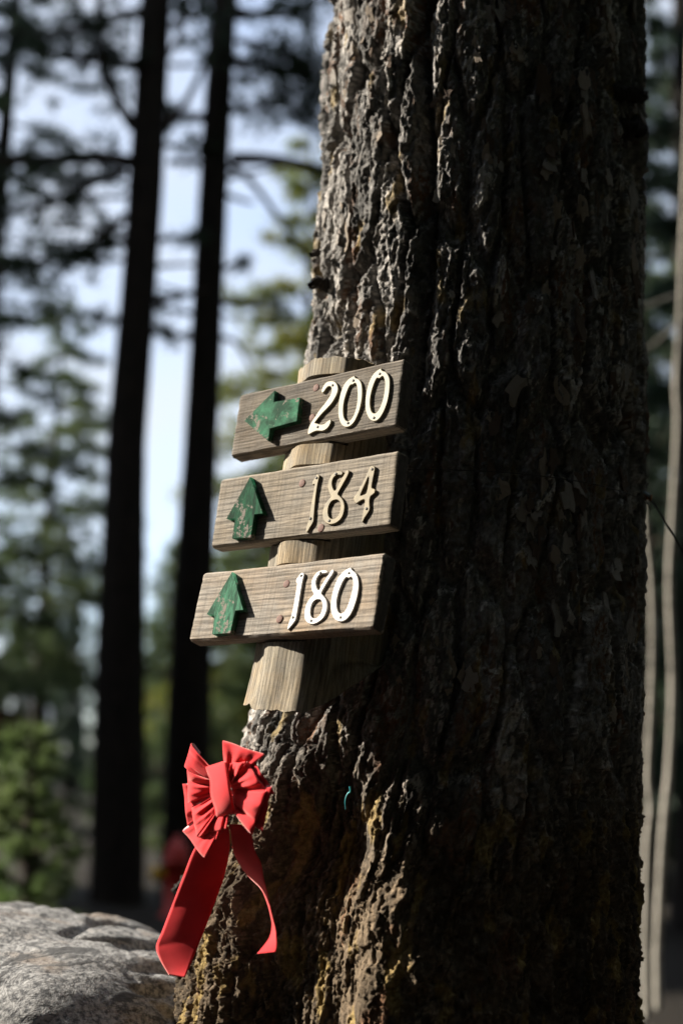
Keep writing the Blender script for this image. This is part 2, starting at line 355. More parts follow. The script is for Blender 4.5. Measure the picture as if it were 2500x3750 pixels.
# loose bark flakes, each a curled plate of its own
FLK = []
fm = []
for nm, cA, cB in (("flake_grey", (.20, .18, .16), (.40, .365, .33)), ("flake_tan", (.22, .175, .135), (.38, .32, .26)), ("flake_brown", (.075, .052, .038), (.14, .10, .075))):
    a = N(nm); v = a.coord(); n1 = a.noise(v, 70, 5, .65); n2 = a.noise(v, 300, 3, .6)
    fm.append(a.out(a.mix(a.ramp(n1, [(.35, 0.0), (.65, 1.0)]), cA, cB), .9, a.bump(n2, .7, .0015, a.bump(n1, .6, .003)), **{"Specular IOR Level": .2}))
for k in range(18):
    n = 13; an = np.arange(n) * 2 * pi / n + RNG.uniform(-.2, .2, n); rr = .5 * (1 + RNG.uniform(-.5, .4, n))
    asp = RNG.uniform(1.1, 2.6); px_, pz_ = rr * np.cos(an), rr * np.sin(an) * asp
    curl = RNG.uniform(-.3, .35); lift = RNG.uniform(0, .25)
    def yy(x, z): return -(curl * x * x + lift * np.maximum(-z, 0) * .35) 
    top = np.stack([px_, yy(px_, pz_) - .10, pz_], -1); inn = np.stack([px_ * .55, yy(px_ * .55, pz_ * .55) - .13 + RNG.uniform(-.03, .03, n), pz_ * .55], -1); bot = np.stack([px_ * .93, yy(px_, pz_) + .16, pz_ * .93], -1)
    V_ = np.concatenate([inn, top, bot, [[0, -.13, 0]]]); i = np.arange(n); j = (i + 1) % n
    F_ = [np.stack([i, j, np.full(n, 3 * n)], -1), np.stack([n + i, n + j, j, i], -1), np.stack([2 * n + i, 2 * n + j, n + j, n + i], -1)]
    FLK.append(mesh_np("bark_flake", V_, F_, fm[k % 3], False))
nf = 0
for t in range(900):
    if nf >= 260: break
    th = random.uniform(-1.15, 1.25); z = random.uniform(1.25, 2.95)
    if th > .25 and z < 2.0 and random.random() < .85: continue
    if float(fbm(np.array([th * 2.6]), np.array([z * 2.2]), 2, 141)[0]) < -.05: continue
    h, _ = bark_fn(np.array([th, th + .02]), np.array([z, z]))
    if h[0] < .014: continue
    p = trunk_pt(np.array([th]), np.array([z]), h[:1])[0]
    o = obj("bark_flake", FLK[random.randrange(18)], tree); s = random.uniform(.010, .030) * (1.15 if th < 0 else .7)
    o.location = Vector(p) - off; o.rotation_euler = (random.gauss(0, .16), random.gauss(0, .18), -th + random.gauss(0, .22)); o.scale = (s, s * random.uniform(.5, .9), s * random.uniform(.9, 1.3)); nf += 1
# dead twig stubs on the silhouettes
def stub(p0, p1, p2, r0, r1, nm="branch_stub", mt=PINEBARK):
    v, f = tube_arrays(spline([p0, p1, p2], 9), np.linspace(r0, r1, 9), 9); v += .004 * RNG.normal(size=v.shape) * (r0 / .02)
    obj(nm, mesh_np(nm, v - np.array(off), f, mt), tree)
stub(at(1205, 1045, 2.98), at(1165, 1030, 2.97), at(1138, 1046, 2.96), .016, .006)
stub(at(1150, 930, 2.98), at(1165, 925, 2.97), at(1140, 935, 2.95), .008, .003)
stub(at(2250, 350, 3.0), at(2325, 350, 3.0), at(2368, 352, 3.02), .024, .006); stub(at(2250, 478, 3.0), at(2320, 474, 3.0), at(2358, 472, 3.02), .030, .010)
stub(at(720, 3270, 2.98), at(690, 3258, 2.96), at(662, 3252, 2.94), .032, .016)

# ------------------------------------------------------------------ signs
def frame(yaw, tilt, roll):
    n = np.array([-sin(yaw), -cos(yaw), 0]); r = np.array([cos(yaw), -sin(yaw), 0]); u = np.array([0, 0, 1.0])
    n2 = n * cos(tilt) + u * sin(tilt); u2 = u * cos(tilt) - n * sin(tilt)
    return r * cos(roll) + u2 * sin(roll), u2 * cos(roll) - r * sin(roll), n2
def frame_matrix(c, r, u, n):
    m = Matrix.Identity(4)
    for i, v in enumerate((r, -n, u)):
        for k in range(3): m[k][i] = v[k]
    for k in range(3): m[k][3] = c[k]
    return m
TB = .034
ZA, ZB, ZC = (800, 1250, .4783), (780, 1640, .4464), (680, 2000, .4783)
D2 = [(785,385),(787,370),(795,350),(812,322),(832,306),(858,300),(885,303),(905,320),(916,345),(917,372),(908,405),(890,440),(868,475),(835,512),(800,548),(770,582),(748,610),(740,622),(752,624),(770,631),(795,632),(812,626),(830,610),(848,597),(858,596),(863,610),(856,635),(840,660),(818,680),(790,690),(760,688),(735,693),(705,708),(688,717),(680,708),(682,680),(692,650),(712,612),(738,572),(772,522),(808,477),(835,440),(855,405),(863,375),(860,356),(850,347),(836,351),(822,366),(810,385),(798,397),(788,396)]
D0a = ([(1040,258),(1050,276),(1070,284),(1090,305),(1100,340),(1103,390),(1098,450),(1083,520),(1060,580),(1035,625),(1005,652),(975,660),(948,650),(927,620),(915,575),(913,520),(918,460),(932,395),(955,335),(985,295),(1010,275),(1030,265)], [(1037,326),(1026,334),(1012,336),(1000,352),(985,387),(970,432),(960,480),(957,530),(960,570),(972,598),(990,607),(1010,598),(1030,568),(1045,528),(1055,480),(1060,430),(1060,380),(1055,342),(1047,324)])
D0b = ([(1245,200),(1252,220),(1280,230),(1300,255),(1312,290),(1313,340),(1307,400),(1292,470),(1270,530),(1245,575),(1218,605),(1190,615),(1160,605),(1138,575),(1123,530),(1120,470),(1125,410),(1138,345),(1160,285),(1185,245),(1215,218),(1236,206)], [(1248,272),(1230,287),(1212,284),(1198,310),(1180,360),(1168,410),(1162,460),(1165,505),(1175,537),(1195,548),(1215,535),(1235,500),(1252,455),(1264,400),(1270,345),(1268,300),(1258,273)])
D1b = [(860,213),(873,222),(874,235),(862,290),(855,330),(845,400),(838,470),(830,560),(826,605),(800,650),(775,692),(762,695),(757,685),(765,640),(785,580),(790,540),(800,470),(815,390),(825,330),(828,303),(818,308),(810,300),(812,278),(825,256),(838,235),(848,217)]
D8b = ([(1058,222),(1066,205),(1060,190),(1035,185),(1000,195),(970,220),(948,260),(938,305),(940,345),(953,385),(961,405),(935,432),(910,475),(895,530),(897,580),(912,610),(940,628),(975,630),(1010,618),(1045,590),(1068,550),(1080,500),(1078,455),(1062,415),(1038,390),(1026,376),(1045,340),(1075,285),(1100,240),(1117,200),(1115,183),(1103,178),(1088,186),(1070,220),(1045,265),(1020,310),(1000,347),(985,325),(978,290),(985,255),(1000,236),(1020,226),(1042,228)], [(1005,430),(975,440),(955,470),(945,510),(948,550),(962,573),(985,578),(1010,568),(1030,540),(1042,500),(1040,460),(1025,435)])
D4b = ([(1305,141),(1325,148),(1330,165),(1325,200),(1312,265),(1303,320),(1315,330),(1328,336),(1332,352),(1325,372),(1308,388),(1292,402),(1285,440),(1288,490),(1281,520),(1245,575),(1226,615),(1216,606),(1220,560),(1232,500),(1240,432),(1215,434),(1190,450),(1175,460),(1158,450),(1150,425),(1152,405),(1180,365),(1215,300),(1250,230),(1272,180),(1287,152)], [(1273,245),(1258,277),(1240,317),(1222,357),(1211,387),(1232,381),(1252,371),(1262,335),(1270,290)])
D1c = [(893,198),(906,205),(908,220),(897,265),(885,330),(872,410),(858,490),(846,555),(840,572),(815,605),(790,636),(778,643),(775,630),(785,590),(800,550),(808,520),(825,440),(840,350),(849,292),(847,284),(841,277),(843,255),(860,230),(878,205)]
D8c = ([(1083,205),(1088,192),(1075,182),(1045,180),(1010,193),(980,225),(962,265),(957,310),(964,345),(975,370),(945,402),(920,445),(906,500),(907,550),(922,582),(950,598),(985,598),(1025,578),(1058,545),(1078,500),(1085,450),(1075,405),(1052,374),(1040,357),(1060,320),(1095,260),(1125,215),(1135,190),(1130,177),(1117,178),(1100,200),(1065,255),(1035,300),(1017,334),(1003,310),(998,275),(1008,240),(1028,219),(1055,211)], [(1020,410),(992,415),(970,440),(958,480),(957,520),(968,543),(988,550),(1010,540),(1030,512),(1042,475),(1042,440),(1033,418)])
D0c = ([(1265,158),(1275,180),(1300,200),(1318,235),(1326,285),(1322,345),(1308,410),(1285,480),(1255,535),(1220,570),(1185,580),(1150,572),(1125,545),(1110,500),(1107,445),(1115,380),(1135,305),(1165,240),(1200,195),(1235,172),(1257,160)], [(1263,237),(1246,247),(1228,240),(1205,270),(1185,315),(1168,365),(1158,415),(1158,465),(1170,500),(1188,512),(1210,500),(1232,465),(1252,410),(1268,350),(1278,295),(1275,255)])
ARA = [(195,605),(428,375),(420,463),(622,428),(600,612),(394,668),(380,764)]
ARB = [(303,238),(412,540),(340,548),(310,738),(155,742),(180,578),(108,580)]
ARC = [(354,196),(443,490),(380,495),(342,668),(200,672),(220,523),(160,520)]
SIGNS = [
 ("200", (-.058, 2.640, 1.837), (40, 9.3, .8), .1355, .416, ZA, ARA, [("digit_two", (D2, None), [(872,336),(758,655)]), ("digit_zero", D0a, [(1030,300),(990,625)]), ("digit_zero", D0b, [(1232,248),(1188,585)])], [(746,355),(716,583)], IVORY,
  "weathered board numbered 200 with green arrow pointing left, topmost sign", "green arrow pointing left"),
 ("184", (-.077, 2.600, 1.650), (40, 8.5, .3), .1418, .4417, ZB, ARB, [("digit_one", (D1b, None), [(848,246),(798,580)]), ("digit_eight", D8b, [(1007,213),(952,598)]), ("digit_four", D4b, [(1303,175),(1257,498)])], [(730,290),(884,657)], BRASS,
  "weathered board numbered 184 with dark green upward arrow, middle sign", "dark green arrow pointing up"),
 ("180", (-.1027, 2.570, 1.463), (40, 13.7, .6), .1396, .4457, ZC, ARC, [("digit_one", (D1c, None), [(883,226),(820,545)]), ("digit_eight", D8c, [(1031,204),(959,570)]), ("digit_zero", D0c, [(1248,206),(1184,545)])], [(771,287),(717,557)], CREAM,
  "weathered board numbered 180 in white with light green upward arrow, lowest sign", "light green arrow pointing up")]

def board_mesh(L, H, T, seed, mt):
    """box with worn, rounded edges: rings of an eased rectangle swept along x with uneven faces"""
    nx = 110; prof = []
    def seg(p, q, n): return [(p[0] + (q[0] - p[0]) * t, p[1] + (q[1] - p[1]) * t) for t in np.arange(n) / n]
    r = .0045; hy, hz = T / 2, H / 2
    c = [(-hy, -hz + r), (-hy, hz - r), (-hy + r, hz), (hy - r, hz), (hy, hz - r), (hy, -hz + r), (hy - r, -hz), (-hy + r, -hz)]
    ns = [44, 3, 9, 3, 14, 3, 9, 3]
    for i in range(8): prof += seg(c[i], c[(i + 1) % 8], ns[i])
    prof = np.array(prof); m = len(prof)
    xs = np.concatenate([[-L / 2, -L / 2 + .0006, -L / 2 + .002], np.linspace(-L / 2 + .0045, L / 2 - .0045, nx), [L / 2 - .002, L / 2 - .0006, L / 2]]); sc = np.ones(len(xs)); sc[[0, -1]] = .0; sc[[1, -2]] = 1
    ins = np.zeros(len(xs)); ins[[1, -2]] = .0042; ins[[2, -3]] = .0012
    V = []
    for i, x in enumerate(xs):
        q = prof.copy()
        q -= np.sign(q) * np.minimum(np.abs(q), ins[i]) 
        if sc[i] == 0: q *= .02
        V.append(np.column_stack([np.full(m, x), q[:, 0], q[:, 1]]))
    V = np.array(V); x, y, z = V[..., 0], V[..., 1], V[..., 2]
    fr = (y < -hy + .0005)
    g = fbm(x * 5, z * 150 + 3 * fbm(x * 7, z * 12, 2, seed + 3), 3, seed) ; deep = .45 + .55 * sst(.0, -.06, z)
    y += np.where(fr, .0012 * deep * g + .0012 * fbm(x * 9, z * 9, 2, seed + 5), .0010 * fbm(x * 30, y * 60, 3, seed + 7))
    z += .0016 * fbm(x * 16, y * 30 + z, 3, seed + 9) * (np.abs(z) > hz - .006) ; x += .0022 * fbm(z * 60, y * 40, 3, seed + 11) * (np.abs(x) > L / 2 - .006)
    F = grid_faces(len(xs), m, True)
    e0, e1 = np.arange(m)[None], (np.arange(m)[::-1] + (len(xs) - 1) * m)[None]
    me = mesh_np("board", V.reshape(-1, 3), [F, e0[:, ::-1], e1[:, ::-1]], mt); me.set_sharp_from_angle(angle=radians(32)); me.materials.append(SHADED_ENDGRAIN)
    cx_ = np.zeros(len(me.polygons) * 3, np.float32); me.polygons.foreach_get("center", cx_); me.polygons.foreach_set("material_index", (np.abs(cx_[::3]) > L / 2 - .0012).astype(np.int32)); return me

def plate_mesh(name, outer, hole, y_front, thick, mt, bev):
    cu = bpy.data.curves.new("outline", 'CURVE'); cu.dimensions = '2D'; cu.fill_mode = 'BOTH'
    for P in (outer, hole):
        if P is None: continue
        s = cu.splines.new('POLY'); s.points.add(len(P) - 1); s.use_cyclic_u = True
        for pt, (a, b) in zip(s.points, P): pt.co = (a, b, 0, 1)
    cu.extrude = thick / 2 - bev; cu.bevel_depth = bev; cu.bevel_resolution = 2; cu.offset = -bev - (.0008 if thick < .006 else 0)
    o = bpy.data.objects.new("outline", cu); COL.objects.link(o); dg = bpy.context.evaluated_depsgraph_get(); dg.update()
    me = bpy.data.meshes.new_from_object(o.evaluated_get(dg)); bpy.data.objects.remove(o); bpy.data.curves.remove(cu)
    me.name = name; n = len(me.vertices); co = np.zeros(n * 3, np.float32); me.vertices.foreach_get("co", co); co = co.reshape(-1, 3)
    out = np.stack([co[:, 0], y_front + thick / 2 - co[:, 2], co[:, 1]], -1)
    me.vertices.foreach_set("co", out.astype(np.float32).ravel()); me.materials.clear(); me.materials.append(mt); me.update(); return me

def disc_mesh(name, r, h, mt, n=14, dome=.35):
    th = np.arange(n) * 2 * pi / n; rings = [(r, 0), (r, -h * .6), (r * .8, -h * .9), (r * .3, -h)]
    V = np.concatenate([np.stack([a * np.cos(th), np.full(n, y), a * np.sin(th)], -1) for a, y in rings] + [[[0, -h, 0]]])
    i = np.arange(n); F = [grid_faces(4, n, True), np.stack([3 * n + i, 3 * n + (i + 1) % n, np.full(n, 4 * n)], -1)]
    return mesh_np(name, V, F, mt)
NAIL = disc_mesh("nail", .0078, .0018, COPPER); SCREW = disc_mesh("screw", .0026, .0009, IRON, 10)
BOARDS = {}
for si, (num, c, ang, H, L, (ox, oy, zs), arrow, digits, nails, dm, lab, alab) in enumerate(SIGNS):
    r, u, n = frame(*[radians(v) for v in ang]); c = np.array(c); BOARDS[num] = (c, r, u, n, H, L)
    s = thing("house_number_sign", lab, "sign", group="house number signs on the trunk"); s.matrix_world = frame_matrix(c - n * TB, r, u, n)
    bo = obj("board", board_mesh(L, H, TB, 200 + si * 20, BOARDW[si]), s, loc=(0, -TB / 2, 0))
    def loc2(p, lift):
        d = ray(ox + p[0] * zs, oy + p[1] * zs); o0 = c + n * lift; t = ((o0 - CAM) @ n) / (d @ n); P = CAM + d * t - o0
        return (P @ r, P @ u)
    ta = .0125
    am = plate_mesh("arrow", [loc2(p, ta) for p in arrow], None, -TB - ta, ta + .001, GREENS[si], .0012); ao = obj("arrow", am, s); ao["label"] = alab
    for dn, (outl, hole), scr in digits:
        td = .0042
        me = plate_mesh(dn, spline_closed([loc2(p, td) for p in outl], 3), None if hole is None else spline_closed([loc2(p, td) for p in hole], 3), -TB - td, td, dm, .0013)
        me.polygons.foreach_set("use_smooth", np.ones(len(me.polygons), bool)); me.set_sharp_from_angle(angle=radians(40))
        do = obj(dn, me, s)
        for p in scr:
            x, z = loc2(p, td); obj("screw", SCREW, do, loc=(x, -TB - td - .0002, z))
    for p in nails:
        x, z = loc2(p, .001); obj("nail", NAIL, s, loc=(x, -TB + .0006, z))

# ------------------------------------------------------------------ backing post (notched half log)
c, r, u, n, H_, L_ = BOARDS["184"]; rp, up, npv = frame(radians(40), radians(10.5), radians(0.5))
PO = c - n * TB
PM = frame_matrix(PO, rp, up, npv); PI = PM.inverted()
def topost(P): return np.array(PI @ Vector(P))
notch = []
for k in ("200", "184", "180"):
    cb, rb, ub, nb_, Hb, Lb = BOARDS[k]; q = topost(cb - nb_ * TB); qt = topost(cb - nb_ * TB + ub * Hb / 2); qb = topost(cb - nb_ * TB - ub * Hb / 2)
    notch.append((qb[2] - .004, qt[2] + .006, qb[1], qt[1], qb[2], qt[2]))
ztop = notch[0][1] + .035; zbot = notch[2][0] - .128
rows = []
for z in np.linspace(zbot, ztop, 150):
    rows.append((z, None))
for i, (a, b, y0, y1, za, zb) in enumerate(notch):
    rows = [q for q in rows if not (a - .0004 < q[0] < b + .0004)]
    rows += [(a - .0003, None), (a, i), (a + .3 * (b - a), i), (a + .6 * (b - a), i), (b, i), (b + .0003, None)]
rows.sort(key=lambda q: q[0])
PXC, PA, PB, PD = -.016, .085, .062, .15
np_ = 72
ph = np.linspace(0, 1, np_)
def post_profile():
    pts = []
    nside = 14
    for t in np.linspace(1, 0, nside, endpoint=False): pts.append((-1.0, .0, t))
    for a in np.linspace(pi, 0, np_ - 2 * nside): pts.append((cos(a), sin(a), 0))
    for t in np.linspace(0, 1, nside + 1)[1:]: pts.append((1.0, 0, t))
    return np.array(pts)
PP = post_profile()
# split it into hewn facets so the front is not a perfect arc
V = []
for z, ni in rows:
    wob = .004 * vnoise(np.array([z * 6.0]), np.array([1.5]), 5)[0]
    low_ = max(0, (notch[2][0] - z) / .135)
    a_ = PA * (1 + .10 * low_); b_ = PB + .004 * low_
    x = PP[:, 0] * a_; y = -PP[:, 1] * b_ + .036 + PP[:, 2] * PD
    fac = 1 + .035 * np.cos(np.arctan2(PP[:, 1], PP[:, 0]) * 7 + .6); x *= fac; y = .036 + (y - .036) * np.where(PP[:, 2] > 0, 1, fac)
    g = .0010 * fbm(np.arange(len(PP)) * .9, np.full(len(PP), z * 14), 3, 301) + .002 * fbm(np.arange(len(PP)) * .22, np.full(len(PP), z * 7), 2, 303)
    y = y + g + wob; x = x + PXC + g
    if ni is not None:
        q = notch[ni]; yb = q[2] + (q[3] - q[2]) * (z - q[4]) / (q[5] - q[4]) + .0006
        y = np.maximum(y, yb)
    V.append(np.column_stack([x, y, np.full(len(PP), z)]))
V = np.array(V)
# slanted, ragged foot and uneven top
k = np.clip((V[..., 2] - zbot) / .13, 0, 1); xx = V[..., 0] - PXC; yy = V[..., 1]
foot = .016 * sst(-.020, -.05, xx) + .75 * np.clip(yy + .005, 0, .2) + .006 * fbm(xx * 60, yy * 60, 3, 311)
below = V[..., 2] < notch[2][0]
V[..., 2] += np.where(below, (1 - k) * foot, 0)
kt = np.clip((V[..., 2] - notch[0][1]) / .035, 0, 1); V[..., 2] += kt * (-.10 * np.clip(xx - .02, -.1, .1) * 0 + .006 * fbm(xx * 50, yy * 50, 2, 313))
m = len(PP); F = grid_faces(len(rows), m, False)
cap0 = np.arange(m)[None]; cap1 = (np.arange(m)[::-1] + (len(rows) - 1) * m)[None]
pme = mesh_np("backing_post", V.reshape(-1, 3), [F, cap0[:, ::-1], cap1[:, ::-1]], POSTWOOD)
pme.set_sharp_from_angle(angle=radians(38))
post = obj("backing_post", pme, None, "notched half-round grey log on the pine trunk behind the number signs", "post"); post.matrix_world = PM

# ------------------------------------------------------------------ red bow
BQ = (640, 2680, .2551); BT = (500, 3050, .3827); BD = 2.54
BN = np.array([-.60, -.78, .15]); BN /= np.linalg.norm(BN)
def bp(x, y, d=0.0, q=BQ):
    X = q[0] + x * q[2]; k = 1.15 if q is BQ else 0.0
    return at_y(X, q[1] + y * q[2], BD + d - k * (X - 806) / FPX * BD)
bow = thing("red_bow", "red velvet ribbon bow with two long tails on the trunk", "bow", bp(650, 830, .03)); bo_off = np.array(bow.location)
def ribbon(name, G, parent=bow, flip=False, thick=.0009, lab=None):
    G = np.asarray(G); nr, nc = G.shape[:2]; F = grid_faces(nr, nc); i0, j0 = nr // 4, nc // 2
    nn = np.cross(G[i0 + 4, j0] - G[i0, j0], G[i0, j0 + 3] - G[i0, j0 - 3])
    if nn @ FWD < 0: F = F[:, ::-1]
    me = mesh_np(name, G.reshape(-1, 3) - bo_off, F, None, True, mats=[VELVET, SATIN])
    o = obj(name, me, parent); s = o.modifiers.new("s", 'SOLIDIFY'); s.thickness = thick; s.offset = -1; s.material_offset = 1; s.material_offset_rim = 0
    if lab: o["label"] = lab
    return o
def loop(A, B, root, dA=0, dB=0, dr=0.0, bulge=.02, back=.012, pleats=3, amp=.005, rw=60, sd=0, nv=30, nt=44, fl=False, edge=.004, rootdir=None, nm="loop"):
    """ribbon loop: out over the front, round the fold edge A-B, back behind"""
    A3, B3, R3 = bp(*A, dA), bp(*B, dB), bp(*root, dr)
    t = np.linspace(.0, .86, nt)[:, None]; v = np.linspace(0, 1, nv)[None, :]
    bulge *= .62; amp *= 1.35
    vp = v + .11 * np.sin(2 * pi * v + sd * 1.7) + .05 * np.sin(5 * pi * v + sd)
    E = A3 + (B3 - A3) * v[..., None]
    ed = (B3 - A3) / np.linalg.norm(B3 - A3)
    Rr = R3 + ed * ((v - .5) * rw * .2551 / FPX * BD)[..., None]
    s = np.sin(pi * t * .5 / .5 * .5 / .5 * .5) if False else np.where(t < .5, np.sin(pi * t) ** .85, np.sin(pi * t) ** .6)
    P = Rr + (E - Rr) * s[..., None]
    dep = np.where(t < .5, bulge * np.sin(2 * pi * t) ** .8 if False else bulge * np.sin(np.clip(2 * pi * t, 0, pi)), -back * np.sin(np.clip(2 * pi * (t - .5), 0, pi)))
    pl = amp * np.cos(2 * pi * pleats * .72 * vp + sd) * np.where(t < .5, np.clip(1 - .82 * s, 0, 1) * np.clip(s * 6, 0, 1), .3 * (1 - s))
    wob = edge * np.sin(2 * pi * (1.3 * v + sd * .37)) * s
    bulge, amp = bulge, amp; nz = .0012 * vnoise(np.broadcast_to(v * 5 + sd * 3, s.shape[:1] + v.shape[1:]), np.broadcast_to(t * 7, s.shape[:1] + v.shape[1:]), 401 + sd)
    P = P - FWD * (dep + pl + wob + nz)[..., None]
    return ribbon(nm, P, flip=fl)
# back loops first, front ones last
loop((112, 745), (180, 1355), (600, 900), 0.0, 0.004, 0.022, 0.008, 0.01, 2, 0.005, 210, 1)
loop((1090, 340), (1440, 890), (820, 780), 0.012, 0.02, 0.02, 0.012, 0.008, 2, 0.005, 200, 2)
loop((140, 490), (235, 165), (530, 650), -0.012, 0.012, 0.01, 0.014, 0.022, 2, 0.005, 200, 3)
loop((690, 125), (1285, 325), (790, 640), -0.012, 0.02, 0.008, 0.018, 0.014, 2, 0.005, 200, 4)
loop((1395, 790), (1265, 1425), (800, 900), 0.006, 0.004, 0.008, 0.014, 0.01, 2.5, 0.005, 210, 5)
loop((180, 530), (190, 1010), (540, 800), -0.014, -0.012, -0.002, 0.02, 0.014, 2.5, 0.005, 210, 6)
loop((1040, 430), (1330, 860), (800, 790), -0.006, -0.002, -0.002, 0.018, 0.01, 2.5, 0.006, 210, 7)
loop((1320, 850), (1120, 1465), (820, 960), -0.006, -0.008, -0.002, 0.02, 0.014, 2.5, 0.007, 210, 8)
loop((115, 1420), (425, 1815), (690, 1120), -0.004, -0.018, 0.0, 0.018, 0.018, 2, 0.005, 210, 9)
loop((430, 1810), (775, 1300), (720, 1080), -0.014, -0.004, 0.0, 0.014, 0.014, 2.5, 0.005, 200, 13)
loop((235, 1090), (310, 1495), (610, 1010), -0.016, -0.02, -0.006, 0.02, 0.012, 2.5, 0.006, 210, 10)
loop((330, 1500), (745, 1390), (700, 1080), -0.02, -0.006, -0.006, 0.018, 0.012, 3, 0.007, 210, 11)
loop((800, 450), (1010, 430), (800, 740), -0.012, -0.012, -0.006, 0.014, 0.008, 2, 0.005, 120, 12)
# centre wrap
kn = []
for t in np.linspace(-.18, 1.12, 34):
    L0 = np.array([468 + 105 * t + 12 * sin(t * 9), 630 + 520 * t - 40 * cos(t * 3)]); R0 = np.array([750 + 115 * t, 515 + 590 * t])
    hmp = .030 * max(0.0, sin(pi * np.clip((t + .18) / 1.30, 0, 1))) ** .6
    kn.append([bp(*(L0 + (R0 - L0) * v), -.010 - hmp - .006 * sin(pi * v) + (.008 if v in (0, 1) else 0)) for v in np.linspace(0, 1, 14)])
ribbon("knot", kn, flip=True)
def tail(nm, Lp, Rp, dl, dr, bend, n=70, m=14, flip=False):
    Ls, Rs = spline(np.array(Lp, float), n), spline(np.array(Rp, float), n); tt = np.linspace(0, 1, n)
    dL, dR = np.interp(tt, np.linspace(0, 1, len(dl)), dl), np.interp(tt, np.linspace(0, 1, len(dr)), dr)
    G = []
    for i in range(n):
        row = []
        for v in np.linspace(0, 1, m):
            p = Ls[i] + (Rs[i] - Ls[i]) * v
            row.append(bp(p[0], p[1], dL[i] + (dR[i] - dL[i]) * v - bend * sin(pi * v) * (.4 + .6 * sin(3.1 * tt[i] + .4)), BT))
        G.append(row)
    return ribbon(nm, G, flip=flip)
tail("tail", [(760, -60), (690, 20), (556, 145), (440, 430), (330, 715), (240, 950), (187, 1090), (225, 1215), (310, 1362)], [(885, -60), (893, 60), (893, 150), (868, 300), (826, 460), (722, 745), (622, 1000), (535, 1215), (462, 1385)], [.05, .08, .11, .12, .115], [.04, .07, .09, .095, .09], .006, flip=True)
tail("tail", [(880, -80), (900, 10), (925, 180), (1000, 330), (1090, 440), (1190, 545), (1248, 680), (1280, 800), (1292, 880), (1275, 985), (1230, 1060), (1152, 1156)], [(1000, -80), (1092, 0), (1130, 170), (1187, 290), (1212, 430), (1248, 570), (1272, 690), (1297, 800), (1327, 920), (1337, 1010), (1340, 1090), (1330, 1140)], [.0, .03, .05, .045, .015, .01], [-.02, -.03, -.03, -.02, -.02, -.02], .006, flip=True)

# ------------------------------------------------------------------ boulder
def tri_noise(P, f, o, sd): return (fbm(P[:, 0] * f, P[:, 1] * f + P[:, 2] * f * .5, o, sd) + fbm(P[:, 1] * f, P[:, 2] * f - P[:, 0] * f * .4, o, sd + 20) + fbm(P[:, 2] * f + P[:, 1] * f * .3, P[:, 0] * f, o, sd + 40)) / 2
def boulder():
    k = 120; t = np.tan(np.linspace(-pi / 4, pi / 4, k)); A_, B_ = np.meshgrid(t, t); o1 = np.ones_like(A_); V, F = [], []
    for q, (x, y, z) in enumerate(((o1, A_, B_), (-o1, -A_, B_), (-A_, o1, B_), (A_, -o1, B_), (A_, B_, o1))):
        V.append(np.stack([x, y, z], -1).reshape(-1, 3)); F.append(grid_faces(k, k) + q * k * k)
    D = np.concatenate(V); D /= np.linalg.norm(D, axis=1, keepdims=True)
    r = (np.abs(D[:, 0] / .54) ** 5 + np.abs(D[:, 1] / .48) ** 5 + np.abs(D[:, 2] / .76) ** 5) ** -.2; P = D * r[:, None]
    up = sst(.2, .7, P[:, 2]); P[:, 2] += up * (.05 * (1 - (P[:, 0] / .54) ** 2) - .03 * (P[:, 1] / .48) ** 2)
    d = .045 * tri_noise(P, 2.2, 3, 501) + .012 * tri_noise(P, 9, 4, 505) + .0035 * tri_noise(P, 45, 3, 519)
    cr = 1 - np.abs(tri_noise(P * np.array([1, .5, 1.6]), 2.6, 4, 511)) * 16; d -= .018 * np.clip(cr, 0, 1)
    d -= .008 * sst(.16, .26, tri_noise(P * np.array([.6, 1, 1.6]), 6, 4, 515))
    return P + D * d[:, None], np.concatenate(F)
P, BF = boulder()
a = N("boulder_stone"); v = a.coord(); n1 = a.noise(v, 5, 5, .6); n2 = a.noise(v, 80, 5, .75); n3 = a.noise(a.coord((1, .5, 1.4)), 9, 6, .75, .6); n4 = a.noise(v, 300, 2, .6)
c_ = a.mix(a.ramp(n2, [(.40, 0.0), (.58, 1.0)]), (.055, .056, .06), (.31, .305, .30)); c_ = a.mix(a.ramp(n1, [(.5, 0.0), (.72, 1.0)]), c_, (.24, .17, .115)); c_ = a.mix(a.ramp(n3, [(.55, 0.0), (.59, .9)]), c_, (.05, .05, .052))
ROCK = a.out(c_, .9, a.bump(n4, .4, .0015, a.bump(n2, .6, .004, a.bump(n3, .6, .02))))
bo_ = obj("boulder", mesh_np("boulder", P, BF, ROCK), None, "large rounded grey boulder left of the pine trunk", "boulder", loc=Vector((-.70, 3.30, .02)))
bo_.rotation_euler = (radians(-4), radians(9), radians(-38))

